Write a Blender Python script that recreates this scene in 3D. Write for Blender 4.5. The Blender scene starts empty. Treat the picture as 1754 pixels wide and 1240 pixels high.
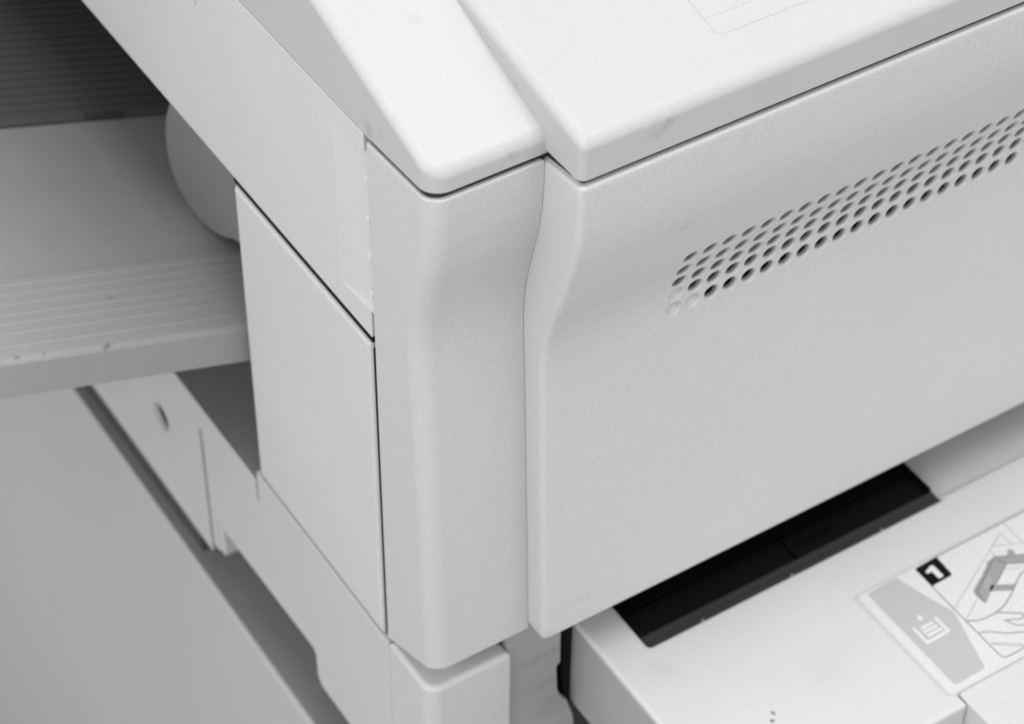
import bpy, math, random
import numpy as np
from mathutils import Matrix, Vector

# ------------------------------------------------------------------ camera
SC = bpy.context.scene
COL = SC.collection
MM = 0.001
cam_d = bpy.data.cameras.new("camera")
cam = bpy.data.objects.new("camera", cam_d)
COL.objects.link(cam)
RW = [[0.843007, -0.537852, 0.007384], [-0.369961, -0.589717, -0.717887], [0.390472, 0.602452, -0.69612]]
right, down, fwd = (Vector(r) for r in RW)
M = Matrix.Identity(4)
for i in range(3):
    M[i][0] = right[i]; M[i][1] = -down[i]; M[i][2] = -fwd[i]
M[0][3], M[1][3], M[2][3] = -0.52899, -0.75529, 0.77345
cam.matrix_world = M
cam_d.sensor_width = 36.0
cam_d.lens = 4164.716 / 1754 * 36.0
cam_d.clip_start = 0.05
cam_d.clip_end = 50
cam_d.dof.use_dof = True
cam_d.dof.focus_distance = 1.275
cam_d.dof.aperture_fstop = 9.0
SC.camera = cam

# ------------------------------------------------------------------ light
w = bpy.data.worlds.new("World"); SC.world = w; w.use_nodes = True
bg = w.node_tree.nodes["Background"]
bg.inputs[0].default_value = (1, 1, 1, 1)
bg.inputs[1].default_value = 0.66
def area(name, loc, target, size, power):
    l = bpy.data.lights.new(name, 'AREA'); l.shape = 'RECTANGLE'
    l.size, l.size_y = size; l.energy = power; l.color = (1, 1, 1)
    o = bpy.data.objects.new(name, l); COL.objects.link(o)
    o.location = loc
    o.rotation_euler = (Vector(target) - Vector(loc)).to_track_quat('-Z', 'Y').to_euler()
    return o
area("ceiling_lamp", (0.1, -0.25, 1.6), (0.1, 0.1, -0.2), (1.2, 1.2), 14)
area("left_fill_light", (-2.2, -0.6, 0.9), (0.0, 0.05, -0.2), (1.6, 1.6), 15)  # soft fill added to brighten the left faces
SC.view_settings.view_transform = 'Standard'
SC.view_settings.look = 'None'
SC.view_settings.exposure = 0.6
SC.view_settings.gamma = 1.0

# ------------------------------------------------------------------ materials
def plastic(name, col, rough=0.45, marks=(), grime=0.03, grain=0.15, bump=0.06):
    m = bpy.data.materials.new(name); m.use_nodes = True
    nt = m.node_tree; N = nt.nodes; L = nt.links
    bs = N["Principled BSDF"]
    bs.inputs["Roughness"].default_value = rough
    bs.inputs["Specular IOR Level"].default_value = 0.35 if col > .1 else .12
    geo = N.new("ShaderNodeNewGeometry")
    def noise(scale, detail=2, rgh=0.5):
        n = N.new("ShaderNodeTexNoise"); n.inputs["Scale"].default_value = scale
        n.inputs["Detail"].default_value = detail; n.inputs["Roughness"].default_value = rgh
        L.new(geo.outputs["Position"], n.inputs["Vector"]); return n.outputs["Fac"]
    def math_(op, a, b=None, c=None, clamp=False):
        n = N.new("ShaderNodeMath"); n.operation = op; n.use_clamp = clamp
        for i, v in enumerate((a, b, c)):
            if v is None: continue
            if isinstance(v, (int, float)): n.inputs[i].default_value = v
            else: L.new(v, n.inputs[i])
        return n.outputs[0]
    cl = noise(14, 4, 0.6)
    fac = math_('MULTIPLY_ADD', math_('SUBTRACT', cl, 0.5), -grime * 2, 1.0)
    gr = noise(1100, 2, 0.8)
    fac = math_('MULTIPLY', fac, math_('MULTIPLY_ADD', math_('SUBTRACT', gr, 0.5), grain * 4, 1.0))
    if marks:
        wob = noise(170, 4, 0.7)
        for (px, py, pz, r, s, st) in marks:
            v = N.new("ShaderNodeVectorMath"); v.operation = 'SUBTRACT'
            L.new(geo.outputs["Position"], v.inputs[0]); v.inputs[1].default_value = (px * MM, py * MM, pz * MM)
            sc = N.new("ShaderNodeVectorMath"); sc.operation = 'MULTIPLY'
            L.new(v.outputs[0], sc.inputs[0]); sc.inputs[1].default_value = st
            ln = N.new("ShaderNodeVectorMath"); ln.operation = 'LENGTH'
            L.new(sc.outputs[0], ln.inputs[0])
            d = math_('MULTIPLY', ln.outputs["Value"], 1.0 / (r * MM))
            d = math_('ADD', d, math_('MULTIPLY', math_('SUBTRACT', wob, 0.5), 2.6 if r > 1.5 else 0.8))
            k = math_('SUBTRACT', 1.0, d, clamp=True)
            fac = math_('MULTIPLY', fac, math_('MULTIPLY_ADD', k, -s, 1.0))
    cc = N.new("ShaderNodeCombineColor")
    val = math_('MULTIPLY', fac, col)
    for i in range(3): L.new(val, cc.inputs[i])
    L.new(cc.outputs[0], bs.inputs["Base Color"])
    bp = N.new("ShaderNodeBump"); bp.inputs["Strength"].default_value = bump
    bp.inputs["Distance"].default_value = 0.0004
    L.new(noise(900, 3, 0.7), bp.inputs["Height"]); L.new(bp.outputs[0], bs.inputs["Normal"])
    return m
I3 = (1, 1, 1)
MAT_LID = plastic("lid_plastic", 0.45, 0.42, grain=.09, bump=.02, marks=[
    (-25, 115, 40, 5, .10, I3), (-42, 60, 30, 7, .05, I3), (-67, 92, 2, 6, .16, (1, 1, .6)), (-67, 80, 8, 6, .10, I3),
    (-20, 32, 7, 4, .12, I3), (45, 0, 16, 9, .14, (1, 1, 1.6)), (52, 0, 19, 5, .16, I3), (3, 70, 36, 3, .10, I3),
    (0, 60, 24, 1.2, .5, I3), (0, 85, 32, 1.0, .4, I3)])
MAT_DOOR = plastic("door_plastic", 0.521, 0.45, marks=[(70, 6, -62, 9, .10, (1, 1, 1)), (64, 5, -54, 5, .05, I3),
    (30, 24, -352, 22, .05, (.6, 1, 4))])
MAT_COVER = plastic("cover_plastic", 0.508, 0.45, marks=[
    (-58, 47.5, -124, .9, .9, I3), (-60, 47.5, -126, .8, .9, I3), (-61, 48, -131, .7, .8, I3), (-51.5, 44, -236, .8, .9, I3)])
MAT_SIDE = plastic("side_plastic", 0.552, 0.45, marks=[(-67.5, 290, -40, 1.1, .85, (1, 1, .6)), (-67.5, 262, -40, .8, .3, I3)])
MAT_BASE = plastic("base_plastic", 0.515, 0.45, marks=[(-60, 46, -416, 1, .4, I3), (-14, 46, -417, 1, .5, I3), (-67.5, 72, -446, 1, .4, I3)])
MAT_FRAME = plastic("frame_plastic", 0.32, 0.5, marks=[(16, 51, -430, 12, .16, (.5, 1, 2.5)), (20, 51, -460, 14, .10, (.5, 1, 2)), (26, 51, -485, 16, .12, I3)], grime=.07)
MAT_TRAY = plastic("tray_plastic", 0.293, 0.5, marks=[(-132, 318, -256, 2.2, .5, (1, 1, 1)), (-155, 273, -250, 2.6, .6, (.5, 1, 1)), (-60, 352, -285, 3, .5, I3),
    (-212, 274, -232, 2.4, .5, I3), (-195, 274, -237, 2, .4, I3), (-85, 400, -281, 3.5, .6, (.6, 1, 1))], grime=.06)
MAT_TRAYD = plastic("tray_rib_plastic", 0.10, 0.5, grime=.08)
MAT_GUIDE = plastic("guide_plastic", 0.202, 0.5)  # guide grey lowered to carry the shade inside the tray opening
MAT_LEDGE_SHADE = plastic("ledge_shade_plastic", 0.24, 0.5)  # darker than the base: the tray's shade is in this colour
MAT_DECK_SHADE = plastic("deck_shade", 0.27, 0.5, grime=.08)  # dark tone stands for the shade under the copier
MAT_CAB = plastic("cabinet_plastic", 0.462, 0.5, marks=[(-75, 218, -640, 3, .4, I3)], grime=.03)
MAT_DRAWER = plastic("drawer_plastic", 0.57, 0.45, marks=[
    (110, -68, -420, 1.6, .9, (1, .7, 1)), (106, -73, -420, 1.8, .8, I3), (209.5, -23, -420, 2, .10, I3), (102, -55, -420, 1.2, .3, I3),
    (160, -60, -420, 22, .04, I3), (72, -5, -420, 14, .06, I3), (46, -20, -470, 16, .10, (1, .6, 1))], grime=.04)
MAT_BLACK = plastic("black_plastic", 0.003, 0.5, grime=.3, grain=.2)
MAT_BLACK2 = plastic("black_shutter_plastic", 0.006, 0.5, grime=.2, grain=.2)
MAT_DGREY = plastic("dark_grey_plastic", 0.036, 0.5, grime=.1, grain=.2)
MAT_PALE = plastic("pale_plastic", 0.60, 0.4)
MAT_GAP_SHADE = plastic("gap_shade", 0.03, 0.6)  # dark tone for the shade inside the lid gaps
MAT_DRAWER_SHADE = plastic("drawer_shade_plastic", 0.34, 0.5, grime=.12)  # greyer than the drawer to carry the shade on its side
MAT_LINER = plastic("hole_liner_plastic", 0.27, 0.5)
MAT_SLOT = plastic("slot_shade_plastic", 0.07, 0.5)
MAT_INKX2 = plastic("label_faint_ink", 0.44, 0.4)
MAT_SURR = plastic("label_surround_plastic", 0.50, 0.45)
MAT_RIB = plastic("rib_plastic", 0.36, 0.4)
MAT_RUB = plastic("foot_rubber", 0.033, 0.7)
MAT_PAPER = plastic("label_film", 0.61, 0.35, grime=.02)
MAT_INKB = plastic("label_black_ink", 0.003, 0.4)
MAT_INKD = plastic("label_dark_grey_ink", 0.035, 0.4)
MAT_INKM = plastic("label_mid_grey_ink", 0.29, 0.4)
MAT_INKL = plastic("label_pale_grey_ink", 0.43, 0.4)
MAT_INKX = plastic("label_light_line_ink", 0.330, 0.4)
MAT_INKW = plastic("label_white_ink", 0.653, 0.4)
MAT_FLOOR = plastic("floor_vinyl", 0.264, 0.6, grime=.1)

# ------------------------------------------------------------------ mesh helpers (all sizes in mm)
def link(name, me, parent=None, mats=(), label=None, sharp=35, wn=True):
    for p in me.polygons: p.use_smooth = True
    if sharp: me.set_sharp_from_angle(angle=math.radians(sharp))
    o = bpy.data.objects.new(name, me); COL.objects.link(o)
    for m in mats: me.materials.append(m)
    if parent: o.parent = parent
    if label: o["label"] = label
    if wn:
        md = o.modifiers.new("weighted_normal", 'WEIGHTED_NORMAL'); md.keep_sharp = True; md.weight = 80
    return o
def build(name, V, F, mat, parent=None, label=None, sharp=35):
    me = bpy.data.meshes.new(name)
    me.from_pydata([(a * MM, b * MM, c * MM) for a, b, c in V], [], F); me.update()
    return link(name, me, parent, (mat,), label, sharp)
class MB:
    def __init__(s): s.V = []; s.F = []
    def add(s, V, F):
        n = len(s.V); s.V += list(V); s.F += [tuple(i + n for i in f) for f in F]
    def box(s, a, b):
        (x0, y0, z0), (x1, y1, z1) = a, b
        s.add([(x0,y0,z0),(x1,y0,z0),(x1,y1,z0),(x0,y1,z0),(x0,y0,z1),(x1,y0,z1),(x1,y1,z1),(x0,y1,z1)],
              [(3,2,1,0),(4,5,6,7),(0,1,5,4),(1,2,6,5),(2,3,7,6),(3,0,4,7)])
    def rings(s, R, cap0=True, cap1=True):
        n = len(R[0]); b = len(s.V)
        for r in R: s.V += list(r)
        for k in range(len(R) - 1):
            for i in range(n):
                j = (i + 1) % n
                s.F.append((b+k*n+i, b+k*n+j, b+(k+1)*n+j, b+(k+1)*n+i))
        if cap0: s.F.append(tuple(b + i for i in reversed(range(n))))
        if cap1: s.F.append(tuple(b + (len(R)-1)*n + i for i in range(n)))
    def done(s, name, mat, parent=None, label=None, sharp=35):
        return build(name, s.V, s.F, mat, parent, label, sharp)
class Outline(list): pass
def _arc_poly(P, radii, n):
    out = []; m = len(P)
    for i in range(m):
        p = np.array(P[i], float); a = np.array(P[i-1], float) - p; b = np.array(P[(i+1) % m], float) - p
        r = radii[i]; a /= np.linalg.norm(a); b /= np.linalg.norm(b)
        half = math.acos(max(-1, min(1, a @ b))) / 2
        if r <= 0 or half > 1.553: out.append(tuple(p)); continue
        t = r / math.tan(half)
        s_ = p + a * t; e = p + b * t; c = p + (a + b) / np.linalg.norm(a + b) * r / math.sin(half)
        a0 = math.atan2(*(s_ - c)[::-1]); a1 = math.atan2(*(e - c)[::-1]); d = (a1 - a0 + math.pi) % (2*math.pi) - math.pi
        for k in range(n + 1):
            q = a0 + d * k / n; out.append((c[0] + r*math.cos(q), c[1] + r*math.sin(q)))
    return out
def round_poly(P, radii, n=6):
    m = len(P)
    if isinstance(radii, (int, float)): radii = [radii] * m
    o = Outline(_arc_poly(P, radii, n)); o.src = ([tuple(map(float, q)) for q in P], list(radii), n); return o
def inset(O, d):
    if d == 0: return list(O)
    P, radii, n = O.src if isinstance(O, Outline) else ([tuple(map(float, q)) for q in O], [0]*len(O), 1)
    m = len(P); out = []; rad = []
    for i in range(m):
        p = np.array(P[i]); u = p - np.array(P[i-1]); v = np.array(P[(i+1) % m]) - p
        u /= np.linalg.norm(u); v /= np.linalg.norm(v)
        n1 = np.array((-u[1], u[0])); n2 = np.array((-v[1], v[0])); b = n1 + n2
        b /= np.linalg.norm(b); out.append(tuple(p + b * d / max(0.3, b @ n1)))
        turn = u[0]*v[1] - u[1]*v[0]; r = radii[i]
        rad.append(0 if r <= 0 else (max(r - d, .03) if turn > 0 else r + d))
    return _arc_poly(out, rad, n)
def slab(P, h0, h1, rt=1.0, rb=0.0, k=4, mp=None, mb=None):
    """closed solid over outline P (counter-clockwise) from height h0 to h1 (numbers or functions), rounded edges"""
    f0 = h0 if callable(h0) else (lambda x, y: h0)
    f1 = h1 if callable(h1) else (lambda x, y: h1)
    mp = mp or (lambda a, b, h: (a, b, h)); R = []
    if rb:
        for i in range(k + 1):
            t = math.pi/2 * i / k; q = inset(P, rb*(1-math.sin(t)))
            R.append([mp(x, y, f0(x, y) + rb*(1-math.cos(t))) for x, y in q])
    else: R.append([mp(x, y, f0(x, y)) for x, y in P])
    if rt:
        for i in range(k + 1):
            t = math.pi/2 * i / k; q = inset(P, rt*(1-math.cos(t)))
            R.append([mp(x, y, f1(x, y) - rt*(1-math.sin(t))) for x, y in q])
    else: R.append([mp(x, y, f1(x, y)) for x, y in P])
    mb = mb or MB(); mb.rings(R); return mb
def spline(P, n=5):
    if len(P) < 3: return list(P)
    Q = [P[0]] + list(P) + [P[-1]]; out = []
    for i in range(1, len(Q) - 2):
        for k in range(n):
            t = k / n; a, b, c, d = (np.array(q, float) for q in Q[i-1:i+3])
            out.append(tuple(.5*((2*b) + (c - a)*t + (2*a - 5*b + 4*c - d)*t*t + (3*b - a - 3*c + d)*t**3)))
    out.append(tuple(P[-1])); return out
def rect(x0, y0, x1, y1): return [(x0, y0), (x1, y0), (x1, y1), (x0, y1)]
# outline given in (y, z) for plates that face the left (-x); h grows towards -x.  (-y, z) keeps the order counter-clockwise seen from outside
def left(a, b, h): return (-h, -a, b)
def yz(P):                      # (y,z) list -> outline in (-y,z), counter-clockwise
    Q = [(-y, z) for y, z in P]
    A = sum(Q[i-1][0]*Q[i][1] - Q[i][0]*Q[i-1][1] for i in range(len(Q)))
    return Q if A > 0 else Q[::-1]
def root(name, loc, label, cat):
    o = bpy.data.objects.new(name, None); COL.objects.link(o); o.location = [v * MM for v in loc]
    o.empty_display_size = .05
    o["label"] = label; o["category"] = cat
    return o
def adopt(o, parent):           # parent while keeping world coordinates
    o.parent = parent; o.matrix_parent_inverse = Matrix.Translation(-parent.location)
    return o

# traced print of the label, mm on the drawer top
LB_sticker = [(211.0, -23.2), (212.1, -119.4), (298.0, -123.2), (388.6, -22.0)]
LB_frame = [(276.9, -23.2), (353.0, -22.3), (437.4, -21.4)]
LB_frame2 = [(258.2, -42.2), (256.4, -106.4), (256.7, -109.5), (257.9, -111.2), (259.9, -111.8), (274.9, -111.7), (353.2, -112.6)]
LB_square = [(258.6, -24.5), (276.3, -23.4), (274.8, -40.6), (257.9, -41.6)]
LB_one = [(262.9, -28.9), (268.8, -27.6), (270.4, -27.9), (269.7, -37.8), (268.1, -38.7), (266.1, -38.4), (266.6, -30.8), (263.3, -31.4), (262.4, -30.4)]
LB_panel = [(218.5, -25.3), (220.2, -24.5), (240.2, -23.4), (242.4, -24.0), (243.8, -25.5), (249.9, -47.7), (255.8, -63.7), (255.8, -67.2), (254.7, -70.9), (243.9, -109.1), (243.0, -110.3), (240.9, -111.0), (221.6, -111.8), (219.4, -111.5), (218.4, -109.8), (218.3, -27.2)]
LB_dot = [(232.8, -56.3), (235.7, -56.0), (236.2, -59.3), (235.1, -60.3), (232.4, -60.9), (232.0, -57.8)]
LB_bracket = [(224.9, -63.4), (225.2, -76.5), (243.6, -75.7), (243.1, -63.1)]
LB_bars = [[(229.4, -65.4), (239.2, -65.1)], [(229.0, -68.6), (240.1, -68.5)], [(229.1, -72.1), (241.2, -72.0)]]
LB_thin = [[(258.5, -63.6), (325.7, -29.8), (325.9, -40.2)], [(313.6, -35.9), (333.6, -44.3), (352.3, -52.7)], [(333.2, -23.5), (332.9, -43.9)], [(309.5, -38.7), (309.8, -44.3)], [(258.2, -75.0), (275.0, -66.1)], [(308.9, -55.8), (319.1, -60.9)]]
LB_dark = [[(257.9, -76.0), (267.1, -79.9), (277.6, -80.5), (285.3, -79.1), (292.9, -76.1), (300.6, -71.8), (307.9, -67.2), (313.1, -64.4), (316.9, -63.5), (327.1, -63.2)], [(278.4, -80.2), (291.1, -89.0), (292.0, -90.8), (291.2, -92.1), (288.8, -92.9), (284.2, -90.7), (278.6, -88.2)], [(279.9, -89.2), (283.1, -95.7), (287.1, -97.6), (296.9, -102.5)], [(257.8, -87.7), (264.1, -89.9), (273.1, -97.1), (283.2, -102.0), (293.3, -106.6)]]
LB_band = [[(259.1, -98.2), (276.0, -110.3), (284.3, -116.8)]]
LB_cart = [[(308.5, -43.8), (326.5, -52.5), (344.6, -61.4), (340.0, -66.6), (321.8, -57.9), (311.5, -52.7), (293.8, -62.2), (287.5, -65.1), (279.3, -70.8), (277.4, -70.5), (276.8, -64.0), (277.4, -59.8), (278.9, -58.1), (289.2, -52.7), (291.0, -52.5), (293.4, -50.1), (297.3, -48.5), (301.7, -44.6)], [(290.9, -61.1), (304.3, -69.1), (300.4, -71.9), (286.8, -64.4)], [(320.6, -43.2), (322.9, -45.5), (321.7, -49.8), (316.9, -47.1)]]
LB_cartl = [[(308.7, -45.6), (311.5, -52.7), (321.8, -57.9), (340.0, -66.6)], [(308.5, -43.8), (279.3, -61.0), (278.2, -69.5)], [(308.5, -43.8), (326.5, -52.5), (344.6, -61.4)], [(290.6, -61.5), (304.1, -69.0)], [(286.9, -64.2), (300.6, -71.8)], [(311.5, -52.7), (294.5, -62.0)]]
LB_oval = [(294.3, -54.6), (295.3, -55.9), (294.2, -58.5), (289.5, -62.1), (286.6, -62.3), (285.1, -60.7), (287.3, -58.1), (291.3, -55.4)]

# ================================================================== PHOTOCOPIER
XL = -67.5
copier = root("photocopier", (150, 350, -612), "pale grey photocopier seen at its front left corner, standing on the cabinet", "photocopier")
def part(mb, name, mat, parent=None, label=None, sharp=35):
    par = parent or copier
    o = mb.done(name, mat, None, label, sharp)
    if par.type == 'EMPTY': adopt(o, par)
    else: o.parent = par; o.matrix_parent_inverse = Matrix.Translation((0, 0, 0))
    return o

# ---- front profile of the door and of the corner cover: y as a function of z
ZP = [-500, -372, -249, -200, -172, -160.5, -150, -140, -130.5, -115.7, -98.7, -87, -74.8, -65, -56.6, -47, -38, -26.8, -12.9, 5]
YP = [17.7, 22.6, 27.5, 29.4, 30.2, 30.4, 30.3, 29.6, 28.1, 23.9, 17.3, 13.4, 9.6, 6.6, 4.2, 2.2, .9, .1, -.4, -.5]
ZC = [-500, -379, -264, -200, -170, -150, -134, -120, -115, -100, -84.3, -68.7, -55.2, -36.6, -17.5, -6.4, 5]
YC = [34.8, 39.4, 43.8, 46.3, 47.6, 48.6, 49.3, 49.6, 49.4, 47.9, 44.4, 40.1, 36.4, 33.4, 32.2, 32.1, 32.0]
_zz = np.arange(-500, 6, 1.0); _k = np.exp(-(np.arange(-12, 13) / 5.0) ** 2); _k /= _k.sum()
def smooth(Z, Y):
    y = np.interp(_zz, Z, Y); y = np.convolve(np.pad(y, 12, mode='edge'), _k, 'valid'); return y
_yd, _yc = smooth(ZP, YP), smooth(ZC, YC)
def yd(z): return float(np.interp(z, _zz, _yd))
def yc(z): return float(np.interp(z, _zz, _yc))

# ---- top lid: wide right part and the lower piece over the left corner
def lid_top(x, y): return 27.5 + .2 * max(y, 0)
def lid_bot(x, y): return 2.3 - .10 * min(max(y, 0), 62)
P = round_poly(rect(0, 0, 640, 900), [4.5, 2, 2, 2], 6)
lid = part(slab(P, lid_bot, lid_top, rt=6.5, rb=.8, k=7), "top_lid", MAT_LID)
def cap_top(x, y): return 13.4 + (y - 32) * (.33 + .03 * (x + 67.5) / 67.5) - 1.5 * (x + 67.5) / 67.5
def cap_bot(x, y): return -.6 - .05 * (min(y, 97) - 32) if y < 150 else -3.6
P = round_poly([(XL, 32), (9, 32), (9, 60), (9, 97), (9, 160), (9, 900), (XL, 900), (XL, 160), (XL, 97), (XL, 60)], [12, .3, 0, 0, 0, .5, .5, 0, 0, 0], 8)
part(slab(P, cap_bot, cap_top, rt=5.5, rb=.6, k=6), "corner_lid", MAT_LID, label="lower corner piece of the top lid, sloping up to the back")
# faint rectangular hatch outline pressed into the lid
P = round_poly(rect(102.5, 29.5, 420, 330), 5, 6)
part(slab(P, lambda x, y: lid_top(x, y) - 2, lambda x, y: lid_top(x, y) + .35, rt=.3, k=2), "lid_hatch", MAT_LID, lid)
P = round_poly(rect(102.9, 42.0, 419.5, 329.5), .5, 2)
part(slab(P, lambda x, y: lid_top(x, y) - 1, lambda x, y: lid_top(x, y) + .6, rt=.2, k=2), "hatch_panel", MAT_LID, lid)

# ---- front door with its grid of vent holes
def ztop_d(y): return -1.4 - .13 * max(y, 0)
RR = 4.0
ZCEN = [-100.9, -113.9, -125.2, -136.2, -148.3]
ZB = [-94.4, -107.4, -119.6, -130.7, -142.2, -154.5]
NX, X0, PX = 20, 87.3, 13.0
zrows = [-1.4 - .001]
z = -6.0
while z > ZB[0] + 2: zrows.append(z); z -= 3.4
cell_lo = len(zrows)
for j in range(5): zrows += [ZB[j] + (ZB[j+1] - ZB[j]) * k / 6 for k in range(6)]
cell_hi = len(zrows); zrows.append(ZB[5])
z = ZB[5] - 4
while z > -368: zrows.append(z); z -= 6
zrows += [-372.0]
xcol = [RR + (X0 - PX/2 - RR) * k / 12 for k in range(12)]
cx_lo = len(xcol)
for i in range(NX): xcol += [X0 + PX * (i - .5 + k/6) for k in range(6)]
cx_hi = len(xcol); xe = X0 + PX * (NX - .5); xcol.append(xe)
xcol += [xe + (640 - xe) * k / 10 for k in range(1, 11)]
xcol.append(640.5)
mb = MB(); NRM = []
arc = 7; side_y = [74, 60, 48]
ncol = len(side_y) + arc + len(xcol) - 1 + 0
def path(z, ins=0.0):
    Y = yd(z); r = RR; pts = []
    for y in side_y: pts.append((ins, max(y, Y + r + 1), (-1, 0)))
    for k in range(arc):
        t = math.pi/2 * k / (arc - 1)
        pts.append((r - (r - ins) * math.cos(t), Y + r - (r - ins) * math.sin(t), (-math.cos(t), -math.sin(t))))
    for x in xcol[1:]: pts.append((x, Y + ins, (0, -1)))
    return pts
rows = []
rt = 2.0
for k in range(4):                                   # top rounding
    t = math.pi/2 * (3 - k) / 4
    rows.append([(x, y, ztop_d(y) - rt * (1 - math.sin(t)), n, t) for x, y, n in path(-2.5, rt * (1 - math.cos(t)))])
rows.insert(0, [(x if i >= len(side_y)+arc or x > 6 else x + 8, 74, ztop_d(y), n, math.pi/2) for i, (x, y, n) in enumerate(path(-2.5, rt))])
rows.insert(1, [(x, y, ztop_d(y), n, math.pi/2) for x, y, n in path(-2.5, rt)])
first = len(rows)
for q, z in enumerate(zrows[1:]):
    f = max(0, 1 - q / 6.0)
    rows.append([(x, y, z + (ztop_d(y) - ztop_d(-.4)) * f, n, 0) for x, y, n in path(z)])
cell_lo = cell_lo - 1 + first; cell_hi = cell_hi - 1 + first
for k in range(1, 4):
    t = math.pi/2 * k / 3
    rows.append([(x, y, -372 - 1.5 * math.sin(t), n, -t) for x, y, n in path(-372, 1.5 * (1 - math.cos(t)))])
rows.append([(x, 74, -373.5, n, -math.pi/2) for x, y, n, in path(-372, 1.5)])
nc = len(rows[0])
for r in rows:
    for (x, y, z, n, t) in r: mb.V.append((x, y, z))
coff = len(side_y) + arc - 1
def vid(r, c): return r * nc + c
for r in range(len(rows) - 1):
    for c in range(nc - 1):
        if cell_lo <= r < cell_hi and cx_lo + coff <= c < cx_hi + coff: continue
        mb.F.append((vid(r, c), vid(r+1, c), vid(r+1, c+1), vid(r, c+1)))
def front_normal(z):
    s = (yd(z + 1) - yd(z - 1)) / 2; n = Vector((0, -1, s)); n.normalize(); return n
door = part(mb, "front_door", MAT_DOOR, sharp=50)
nn = []
for r in rows:
    for (x, y, z, n, t) in r:
        if abs(t) > .01 or z > -12: nn.append((0, 0, 0)); continue
        if x > RR + .5: nn.append(tuple(front_normal(z)))
        else: nn.append((0, 0, 0))
door.modifiers.clear()
door.data.normals_split_custom_set_from_vertices(nn)

vm = MB(); vn = []
def vadd(x, y, z, n): vm.V.append((x, y, z)); vn.append(n); return len(vm.V) - 1
HR, NH = 4.6, 24
liners = []
for j in range(5):
    for i in range(NX):
        cx, cz = X0 + PX * i, ZCEN[j]; a, b = cx - PX/2, cx + PX/2; zt, zb = ZB[j], ZB[j+1]
        bd = [(a + (b-a)*k/6, zt) for k in range(6)] + [(b, zt + (zb-zt)*k/6) for k in range(6)] + \
             [(b - (b-a)*k/6, zb) for k in range(6)] + [(a, zb - (zb-zt)*k/6) for k in range(6)]
        sl = (yd(cz + 4) - yd(cz - 4)) / 8; ca = 1 / math.hypot(1, sl)
        ang = [math.atan2(q[1] - cz, q[0] - cx) for q in bd]
        blind = (j == 3 and i == 0) or (j == 4 and i < 2)
        R = [[vadd(x, yd(z), z, tuple(front_normal(z))) for x, z in bd]]
        specs = [(HR + 1.1, 0, 'f'), (HR + .7, .3, None), (HR + .3, .8, None), (HR, 1.4, None)]
        specs += [(HR - .05, 1.9, None)] if blind else [(HR - .05, 2.3, None)]
        for rad, dep, kind in specs:
            ring = []
            for t in ang:
                x = cx + rad * math.cos(t); z = cz + rad * math.sin(t) * ca
                ring.append(vadd(x, yd(z) + dep, z, tuple(front_normal(z)) if kind else (0, 0, 0)))
            R.append(ring)
        for k in range(len(R) - 1):
            for q in range(NH):
                p = (q + 1) % NH
                vm.F.append((R[k][q], R[k+1][q], R[k+1][p], R[k][p]))
        if blind: vm.F.append(tuple(reversed(R[-1])))
        else:
            LR = [[(cx + rad*math.cos(t), yd(cz + rad*math.sin(t)*ca) + dep, cz + rad*math.sin(t)*ca) for t in ang] for rad, dep in ((HR + 1.6, 2.5), (HR - .15, 2.45), (HR - .3, 2.7), (HR - .35, 4.2))]
            liners.append(LR)
vent = part(vm, "vent_grille", MAT_DOOR, door, sharp=50)
for LR in liners:
    lm = MB()
    for k in range(3):
        for q in range(NH):
            p = (q + 1) % NH; b = len(lm.V)
            lm.F.append((k*NH + q, (k+1)*NH + q, (k+1)*NH + p, k*NH + p))
    for ring in LR: lm.V += ring
    part(lm, "hole_liner", MAT_LINER, vent)
vent.modifiers.clear()
vent.data.normals_split_custom_set_from_vertices(vn)

# ---- corner cover, left of the door
mb = MB(); R = []
def ztop_c(y): return -4.6 - .05 * (y - 32)
def zbot_c(y): return -379.0 - 23 * (max(0, (y - 42) / 55.0)) ** 1.0
lev = [(-5, 1.6*(1-math.cos(math.pi/2*k/5)), 1.6*(1-math.sin(math.pi/2*k/5))) for k in range(5, -1, -1)]
for zz, ins, dz in lev:
    q = inset(round_poly([(XL, yc(-6)), (-.15, yc(-6)), (-.15, 96.5), (XL, 96.5)], [11, .3, .3, 2.2], 8), ins)
    R.append([(x, y, ztop_c(y) - dz) for x, y in q])
z = -10.0
while z > -378:
    t = (-5 - z) / 374.0; Y = yc(z)
    q = round_poly([(XL, Y), (-.15, Y), (-.15, 96.5), (XL, 96.5)], [11, .3, .3, 2.2], 8)
    R.append([(x, y, ztop_c(y) + t * (zbot_c(y) - ztop_c(y))) for x, y in q]); z -= 4
for k in range(4):
    a = math.pi/2 * k / 3
    q = inset(round_poly([(XL, yc(-379)), (-.15, yc(-379)), (-.15, 96.5), (XL, 96.5)], [11, .3, .3, 2.2], 8), 1.2*(1-math.cos(a)))
    R.append([(x, y, zbot_c(y) + .0 - 1.2*math.sin(a) + 1.2) for x, y in q])
mb.rings(R[::-1])
cover = part(mb, "corner_cover", MAT_COVER, sharp=40)
for zt in (-33, -60, -86.5, -113.5):
    P = round_poly(yz([(94.8, zt - 2.0), (98.4, zt - 2.0), (98.4, zt + 1.8), (94.8, zt + 1.8)]), 0)
    part(slab(P, 60, 68.3, rt=.5, k=2, mp=left), "clip_tab", MAT_PALE, cover)

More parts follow.
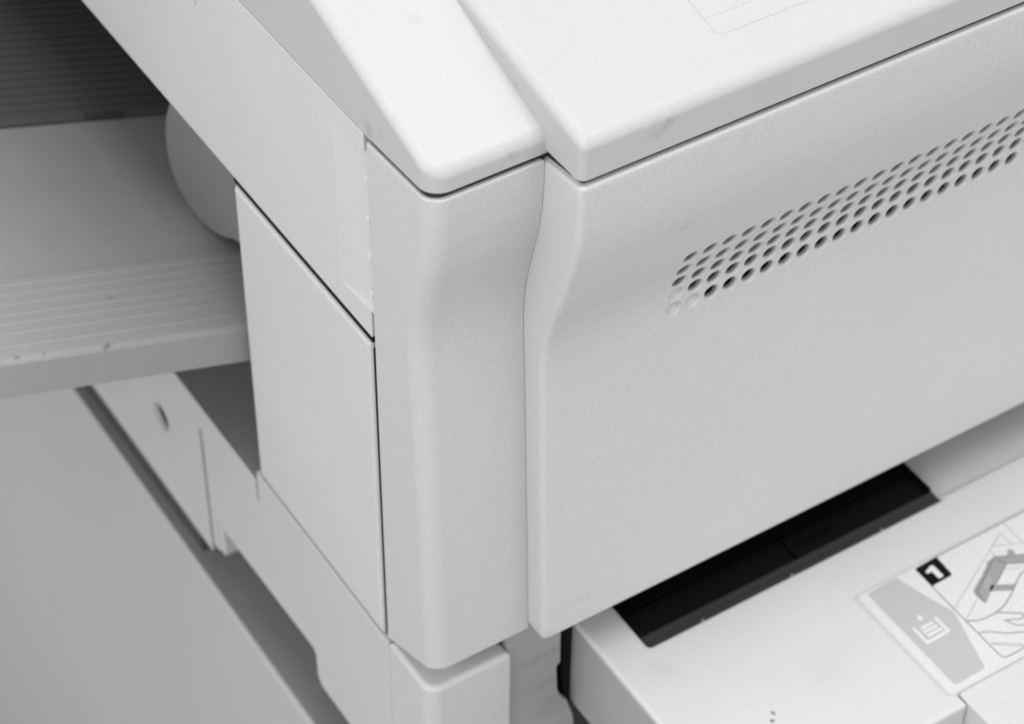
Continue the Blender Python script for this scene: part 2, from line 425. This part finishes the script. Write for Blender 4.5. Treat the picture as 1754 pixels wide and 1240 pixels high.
mb = MB()
slab(round_poly(rect(-65.4, 35.0, 3, 94), [8, .5, .5, .5], 6), -9.5, .4, rt=0, mb=mb)
part(mb, "corner_gap_shade", MAT_GAP_SHADE)  # dark fill painting the shade in the gap under the corner lid
mb = slab(round_poly(rect(3.1, 3.4, 638, 80), [2, .5, .5, .5], 4), -9, 3.4, rt=0)
part(mb, "lid_gap_shade", MAT_GAP_SHADE)  # dark fill painting the shade between lid and door
for q0, q1 in (((-65.2, 94.5, -403), (-57, 103.5, -158.7)), ((-66.9, 98.8, -151.6), (-56.4, 262, -146.9)), ((-60, 94.5, -146.8), (-57, 104, -3))):
    mb = MB(); mb.box(q0, q1); part(mb, "side_gap_shade", MAT_BLACK)  # black boxes put in to darken the shaded side gaps

# ---- upper side panel with its shallow finger recess
mb = MB()
x = XL; xi = -63.2; xe_ = -56
Y0, Y1 = 98.6, 640.0; zt, zb = -4.4, -147.2; Y1 = 890.0; e = .9
V = dict(A=(130, -16.5), B=(130, -128.6), C=(Y0, -16), D=(Y0, -127.2))
sp = left
P = round_poly(yz([(Y0, zb), (Y1, zb), (Y1, zt), (Y0, zt), (Y0, -16.3), (130.5, -16.3), (130.5, -129.0), (Y0, -126.6)]), [.6, .6, .6, .6, .3, 1.2, 1.2, .3][::1], 3)
slab(P, 56, -XL, rt=.8, k=3, mp=left, mb=mb)
# recess floor: flush along its back edge, 4 mm deep where it meets the corner cover
ny = 14
fl = []
for k in range(ny + 1):
    u = k / ny; y = 131.2 - (131.2 - 95.0) * u; d = 4.6 * (u ** 1.25)
    xx = XL + .15 + d
    fl.append([(xx - .0, y, -15.2), (xx, y, -17 - .2*u), (xx, y, -129 + 10.5 * u), (XL + .3 + .4*u, y, -129.6 + 2.0 * u)])
b0 = len(mb.V)
for r in fl: mb.V += r
for k in range(ny):
    for c in range(3):
        mb.F.append((b0 + k*4 + c, b0 + k*4 + c + 1, b0 + (k+1)*4 + c + 1, b0 + (k+1)*4 + c))
part(mb, "upper_side_panel", MAT_SIDE, sharp=30)

# ---- lower side door
P = round_poly(yz([(101.5, -404.0), (263, -404.0), (262.5, -155.0), (101.5, -155.0)]), 1.2, 3)
part(slab(P, 40, -XL, rt=3.2, k=5, mp=left), "side_door", MAT_SIDE)

# ---- base side panel (with the hand recess cut into its lower edge), groove, hole and notch
P = yz([(95.2, -407), (268.6, -407), (268.6, -438), (272.2, -438), (272.2, -417.5), (890, -417.5), (890, -573), (359.5, -573), (359.5, -442),
        (354.5, -442), (354.5, -561), (345.5, -561), (345.5, -527.5), (202, -522.5), (199, -527), (198.5, -548), (193, -554.5), (95.2, -555)])
rad = [0] * len(P)
base_side = part(slab(P, 60, -XL, rt=.8, k=3, mp=left), "base_side_panel", MAT_BASE, sharp=30)
cut = MB(); cut.rings([[(xx, 425.5 - 12*math.cos(a), -490 + 12*math.sin(a)) for a in [2*math.pi*k/48 for k in range(48)]] for xx in (-50, -80)])
co = cut.done("cutter", MAT_DGREY); md = base_side.modifiers.new("hole", 'BOOLEAN'); md.object = co; md.operation = 'DIFFERENCE'; md.solver = 'EXACT'
wnm = base_side.modifiers["weighted_normal"]; base_side.modifiers.remove(wnm)
bpy.context.view_layer.update()
me2 = bpy.data.meshes.new_from_object(base_side.evaluated_get(bpy.context.evaluated_depsgraph_get()))
base_side.modifiers.clear(); base_side.data = me2; bpy.data.objects.remove(co)
wnm = base_side.modifiers.new("weighted_normal", 'WEIGHTED_NORMAL'); wnm.keep_sharp = True; wnm.weight = 80
# foot rib beside the groove
P = round_poly(yz([(345.6, -560), (338.5, -560), (338.5, -524), (345.6, -524)]), .8, 2)
part(slab(P, 48, 66.5, rt=1.5, k=3, mp=left), "foot_rib", MAT_BASE)
for q0, q1 in (((-65.6, 354, -572), (-58.5, 360, -441)), ((-65.6, 268, -438.5), (-58.5, 273, -419)), ((-59.9, 400, -520), (-50, 450, -460))):
    mb = MB(); mb.box(q0, q1); part(mb, "groove_liner", MAT_DGREY)

# ---- lower front corner block
P = round_poly([(XL, 46), (-8, 46), (-8, 72), (XL, 94.2)], [10, 1.5, .5, .3], 8)
P = round_poly([(XL, 46), (-8, 46), (-8, 94.2), (XL, 94.2)], [10, 1.5, .3, .3], 8)
part(slab(P, -660, -404.6, rt=4, k=6), "base_corner_block", MAT_BASE)
# ---- recessed front wall beside the drawer opening
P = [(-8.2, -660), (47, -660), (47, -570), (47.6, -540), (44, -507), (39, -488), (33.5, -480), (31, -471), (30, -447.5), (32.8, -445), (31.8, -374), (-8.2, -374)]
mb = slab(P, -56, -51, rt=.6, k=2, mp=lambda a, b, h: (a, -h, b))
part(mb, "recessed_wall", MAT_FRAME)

# ---- inner frame: everything dark behind the skins, with the exit tray opening left free
mb = MB()
mb.box((-54, 75.5, -139), (620, 890, -12))            # above the tray opening
mb.box((-39.5, 75.5, -399), (90, 262, -139.2))       # behind the side door
mb.box((90.2, 75.5, -399), (620, 890, -139.2))       # engine
mb.box((-54, 891, -600), (620, 905, -12))             # rear wall
part(mb, "inner_frame", MAT_BLACK2)
mb = MB()
mb.box((-66.6, 273, -417.45), (89.8, 889, -417.1)); mb.box((-39.8, 263, -430), (89.8, 890, -417.5))        # ledge under the tray
mb.box((-40, 97, -408), (89, 262.5, -404.2))
part(mb, "side_ledge", MAT_LEDGE_SHADE)
mb = MB()
mb.box((-55, 96, -523), (41, 890, -440))
mb.box((41.2, 330, -600), (620, 890, -400.2)); mb.box((20, 60, -600), (26, 95, -400.5))
part(mb, "base_frame", MAT_BLACK2)
mb = MB(); mb.box((-60, 395, -612.2), (30, 885, -523.2))  # dark block added under the base to deepen the shaded band
part(mb, "under_shade_block", MAT_SLOT)
for (fx, fy) in ((-20, 130), (560, 350), (560, 810)):
    mb = MB(); R = [[(fx + r*math.cos(a), fy + r*math.sin(a), zz) for a in [2*math.pi*k/20 for k in range(20)]] for r, zz in ((20, -612.3), (18, -523.5 if fx < 0 else -600.5))]
    mb.rings(R); part(mb, "rubber_foot", MAT_RUB)

# ---- dark block added out of view to shade the rear of the tray
mb = slab(round_poly(rect(-440, 700, -68.5, 889), [6, 1, 1, 6], 4), -600, -30, rt=5, k=3)
part(mb, "rear_shade_block", MAT_DGREY)

# ---- rounded paper guide in the tray opening
GP = [(339, -269), (352, -277.5), (368, -284.5), (385, -288.5), (400, -288.7), (413, -285.5), (422.5, -279), (428.5, -270), (431.5, -257), (430.5, -240), (425, -222), (416, -205), (404, -180), (392, -149)]
P = round_poly(yz(spline(GP, 4) + [(270, -149), (270, -250), (320, -262)]), 0)
part(slab(P, 31.5, 37, rt=2.5, k=4, mp=left), "paper_guide", MAT_GUIDE)

# ================================================================== OUTPUT TRAY
SL = -.318
def ttop(x): return -227.6 + SL * (x + 224)
tray = root("output_tray", (-68, 400, -290), "ribbed paper output tray sticking out of the left side of the photocopier", "paper tray")
CS = math.cos(math.atan(SL)); SN = math.sin(math.atan(SL))
prof = [(271, -29.5), (271, -3.2)]                    # (y, height above the sloping tray plane), front edge first
for k in range(1, 6):
    a = math.pi/2 * k / 5; prof.append((271 + 4.5*(1 - math.cos(a)), -4.5 + 4.5*math.sin(a)))
for yr in (284, 296.1, 305.5, 314, 324, 333.5, 343):
    prof += [(yr - .2, 0), (yr + .2, 0)]
prof += [(349.5, 0), (353, -2.4), (400, -4.2), (460, -4.2), (517, -2.4), (519.2, -29.5)]
prof2 = [(519.4, -29.4), (519.4, -1.4), (521, .4)]
y = 524.0
while y < 690:
    prof2 += [(y, .4), (y + 2.6, 1.6), (y + 5.2, 1.6), (y + 7.8, .4)]; y += 10.2
prof2 += [(y, 0), (y, -29.4)]
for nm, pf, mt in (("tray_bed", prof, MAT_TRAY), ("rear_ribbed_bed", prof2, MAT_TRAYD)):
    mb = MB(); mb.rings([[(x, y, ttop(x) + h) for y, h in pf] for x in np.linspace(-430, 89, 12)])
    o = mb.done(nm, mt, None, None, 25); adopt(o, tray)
P = round_poly(rect(-150, 506, -76, 519), 1.5, 2)
for yr in (284, 296.1, 305.5, 314, 324, 333.5, 343):
    o = slab(round_poly(rect(-420, yr - .65, 80, yr + .65), .3, 2), lambda x, y: ttop(x) - .5, lambda x, y: ttop(x) + .45, rt=.3, k=2).done("tray_rib", MAT_RIB, None, None); adopt(o, tray)
mb = slab(round_poly(rect(-58, 518.8, -30, 521.5), 1, 2), lambda x, y: ttop(x) - 2, lambda x, y: ttop(x) + 1.9, rt=.5, k=2)
o = mb.done("slot_strip", MAT_SLOT, None, None); adopt(o, tray)

# ================================================================== PAPER DRAWER (pulled out)
ZD = -420.0
drawer = root("paper_drawer", (180, 60, -498), "pulled out paper drawer with a printed instruction label, right of the corner", "drawer")
def dpart(mb, name, mat, parent=None, label=None, sharp=35):
    o = mb.done(name, mat, None, label, sharp)
    if parent: o.parent = parent
    else: adopt(o, drawer)
    return o
# body: front bar, left bar, lowered right shelf
P = round_poly([(46.2, -127), (216, -127), (216, -118.2), (600, -118.2), (600, 17.4), (313.6, 17.4), (313.6, 14.8), (75, 14.8), (75, 160), (46.2, 160)],
               [3, 1.5, .5, .5, .5, .5, .3, 3, .5, .5], 5)
body = dpart(slab(P, -498.5, ZD, rt=3.0, rb=1, k=5), "drawer_body", MAT_DRAWER)
dpart(slab(round_poly(rect(-160, -498, 127, -424.0), .3, 2), -46.1, -45.4, rt=.2, k=2, mp=lambda a, b, h: (-h, a, b)), "drawer_side_shade", MAT_DRAWER_SHADE)  # thin grey plate, the shade on the drawer side as colour
mb = slab(round_poly(rect(37.5, 57, 46.1, 160), [5, .3, .3, 1], 6), -520, -422.8, rt=.4, k=2); dpart(mb, "drawer_gap_shade", MAT_BLACK)  # black block put in for the dark of the gap
mb = MB(); mb.box((313.8, 14.9, -498), (600, 160, ZD - 9))
dpart(mb, "rear_shelf", MAT_DRAWER)
P = round_poly(rect(216.6, -190, 600, -117.2), [2, 2, 2, 3.0], 5)
dpart(slab(P, -498, ZD + .3, rt=1.6, k=4), "drawer_handle", MAT_DRAWER)
# black toner slot: lip, two shutters with a joint, grooves and a rear step
mb = slab(round_poly(rect(75.1, 15.2, 313.4, 20.6), .5, 2), -440, ZD - 2.6, rt=.8, k=2)
lip = dpart(mb, "slot_lip", MAT_DGREY)
mb = slab(round_poly(rect(75.3, 20.4, 313.2, 25.2), .5, 2), -440, ZD - 1.7, rt=1.0, k=3)
dpart(mb, "slot_rail", MAT_DGREY)
for xa, xb in ((75.4, 201.4), (203.0, 313.0)):
    dpart(slab(round_poly(rect(xa, 26.2, xb, 47.5), .6, 2), -440, ZD - 5.5, rt=.8, k=2), "black_shutter", MAT_BLACK2)
dpart(slab(round_poly(rect(210, 34.5, 236, 38.5), 1.5, 3), ZD - 6, ZD - 5.1, rt=.3, k=2), "shutter_latch", MAT_BLACK)
for xa, xb in ((75.4, 84), (85, 165), (166, 232), (233, 300), (301, 313)):
    dpart(slab(round_poly(rect(xa, 49.2, xb, 60), .6, 2), -440, ZD - 4.0, rt=.8, k=2), "rear_shutter", MAT_BLACK)
mb = MB(); mb.box((75.2, 15, -450), (313.4, 160, -434)); mb.box((311.4, 26, -440), (313.5, 61, ZD - .8))
dpart(mb, "slot_floor", MAT_BLACK)
for x in (117.4, 188.6, 262.8):
    mb = slab(round_poly(rect(x - 1.2, 14.0, x + 1.2, 16.4), .8, 3), -426, ZD - 1.1, rt=.5, k=2)
    dpart(mb, "edge_notch", MAT_GUIDE, body)
# recessed field and instruction label
zl = ZD + .02
P = round_poly(rect(211.5, -116.5, 420, -22.8), 3, 5)
lab = dpart(slab(P, ZD - 1, ZD + .45, rt=.35, k=3), "instruction_label", MAT_PAPER, label="pale instruction label with a black number 1 and a line drawing of a hand")
P = round_poly(rect(208.6, -117.4, 430, -20.6), 4, 5)
dpart(slab(P, ZD - 1, ZD + .14, rt=.14, k=2), "label_surround", MAT_SURR, body)
ZI = ZD + .45
def flat(name, polys, mat, dz):
    mb = MB()
    for p in polys:
        A = sum(p[i-1][0]*p[i][1] - p[i][0]*p[i-1][1] for i in range(len(p)))
        if A < 0: p = p[::-1]
        mb.add([(x, y, ZI + dz) for x, y in p], [tuple(range(len(p)))])
    return dpart(mb, name, mat, lab)
def ribbon(name, lines, wd, mat, dz, curve=False):
    mb = MB()
    for L_ in lines:
        p = spline(L_) if curve else list(L_)
        p = [np.array(q, float) for q in p]; n = len(p); l, r = [], []
        for i in range(n):
            u = p[i] - p[i-1] if i else p[1] - p[0]; v = p[i+1] - p[i] if i < n-1 else u
            u = u / np.linalg.norm(u); v = v / np.linalg.norm(v); t = u + v; t = t / max(np.linalg.norm(t), 1e-6)
            nrm = np.array((-t[1], t[0])) * wd / 2 / max(.5, t @ u)
            l.append(p[i] + nrm); r.append(p[i] - nrm)
        V = [(q[0], q[1], ZI + dz) for q in l + r]
        mb.add(V, [(n+i, n+i+1, i+1, i) for i in range(n-1)])
    return dpart(mb, name, mat, lab)
XMAX = 418
def clipx(L_):
    out = []
    for q in L_:
        if q[0] <= XMAX: out.append(q)
    return out
PNL = round_poly([(218.3, -24.4), (243.0, -23.3), (250.3, -48.5), (256.2, -65.5), (243.3, -111.3), (218.4, -112.0)][::-1], [2.2]*6, 5)
flat("grey_panel", [PNL], MAT_INKL, .010)
flat("paper_icon", [[(235.0-2.6, -58.4), (234.9, -61.0), (237.0-.3, -58.2), (234.6, -55.6)]], MAT_INKW, .020)
ribbon("paper_icon", [[(225.6, -62.2), (225.6, -76.3), (243.0, -75.8), (243.0, -62.8)]] + LB_bars, 2.1, MAT_INKW, .022)
flat("number_tile", [round_poly([(257.9, -41.6), (275.6, -41.2), (276.6, -23.4), (257.9, -24.2)][::1], [.2, 1.6, .2, 1.6], 4)], MAT_INKB, .020)
flat("number_one", [[(266.0, -31.6), (266.0, -38.6), (266.6, -39.0), (269.6, -39.0), (270.2, -38.6), (270.2, -28.2), (269.6, -27.7), (267.2, -27.7), (266.2, -28.3), (265.0, -29.0), (262.8, -29.4), (262.4, -30.0), (262.4, -31.5), (263.2, -32.0)]], MAT_INKW, .030)
ribbon("frame_line", [[(276.0, -23.5), (418, -23.3)], [(257.9, -41.0), (257.7, -107.5), (258.0, -109.6), (259.0, -111.2), (261.2, -111.9), (418, -112.0)]], .6, MAT_INKD, .010)
ribbon("thin_drawing_line", LB_thin, .55, MAT_INKX, .010)
ribbon("floor_band", LB_band, 2.4, MAT_INKX2, .008)
flat("cartridge_drawing", LB_cart, MAT_INKM, .014)
flat("cartridge_grip", [LB_oval], MAT_INKX, .018)
ribbon("cartridge_outline", LB_cartl, .5, MAT_INKD, .020)
ribbon("hand_drawing", [clipx(l) for l in LB_dark], .65, MAT_INKD, .012, True)

# ================================================================== CABINET and FLOOR
cabinet = root("cabinet", (200, 380, -1750), "pale cabinet with a rounded top edge under the photocopier, lower left", "cabinet")
P = round_poly([(-72.5, 70), (640, 66), (640, 1290), (-64.0, 1290)], [4, 4, 4, 4], 5)
o = slab(P, -1700, -613, rt=3.5, k=5).done("cabinet_body", MAT_CAB, None); adopt(o, cabinet)
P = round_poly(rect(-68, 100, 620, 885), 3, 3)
o = slab(P, -616, -612.4, rt=.4, k=2).done("deck_shade", MAT_DECK_SHADE, None); adopt(o, cabinet)  # dark sheet where the cabinet top lies in shade
P = round_poly([(-60, 90), (620, 90), (620, 1270), (-60, 1270)], 4, 3)
o = slab(P, -1750, -1700.2, rt=1, k=2).done("plinth", MAT_DGREY, None); adopt(o, cabinet)
mb = MB(); mb.add([(-3000, -3000, -1750), (3000, -3000, -1750), (3000, 3000, -1750), (-3000, 3000, -1750)], [(0, 1, 2, 3)])
fl_ = mb.done("floor", MAT_FLOOR); fl_["kind"] = "structure"
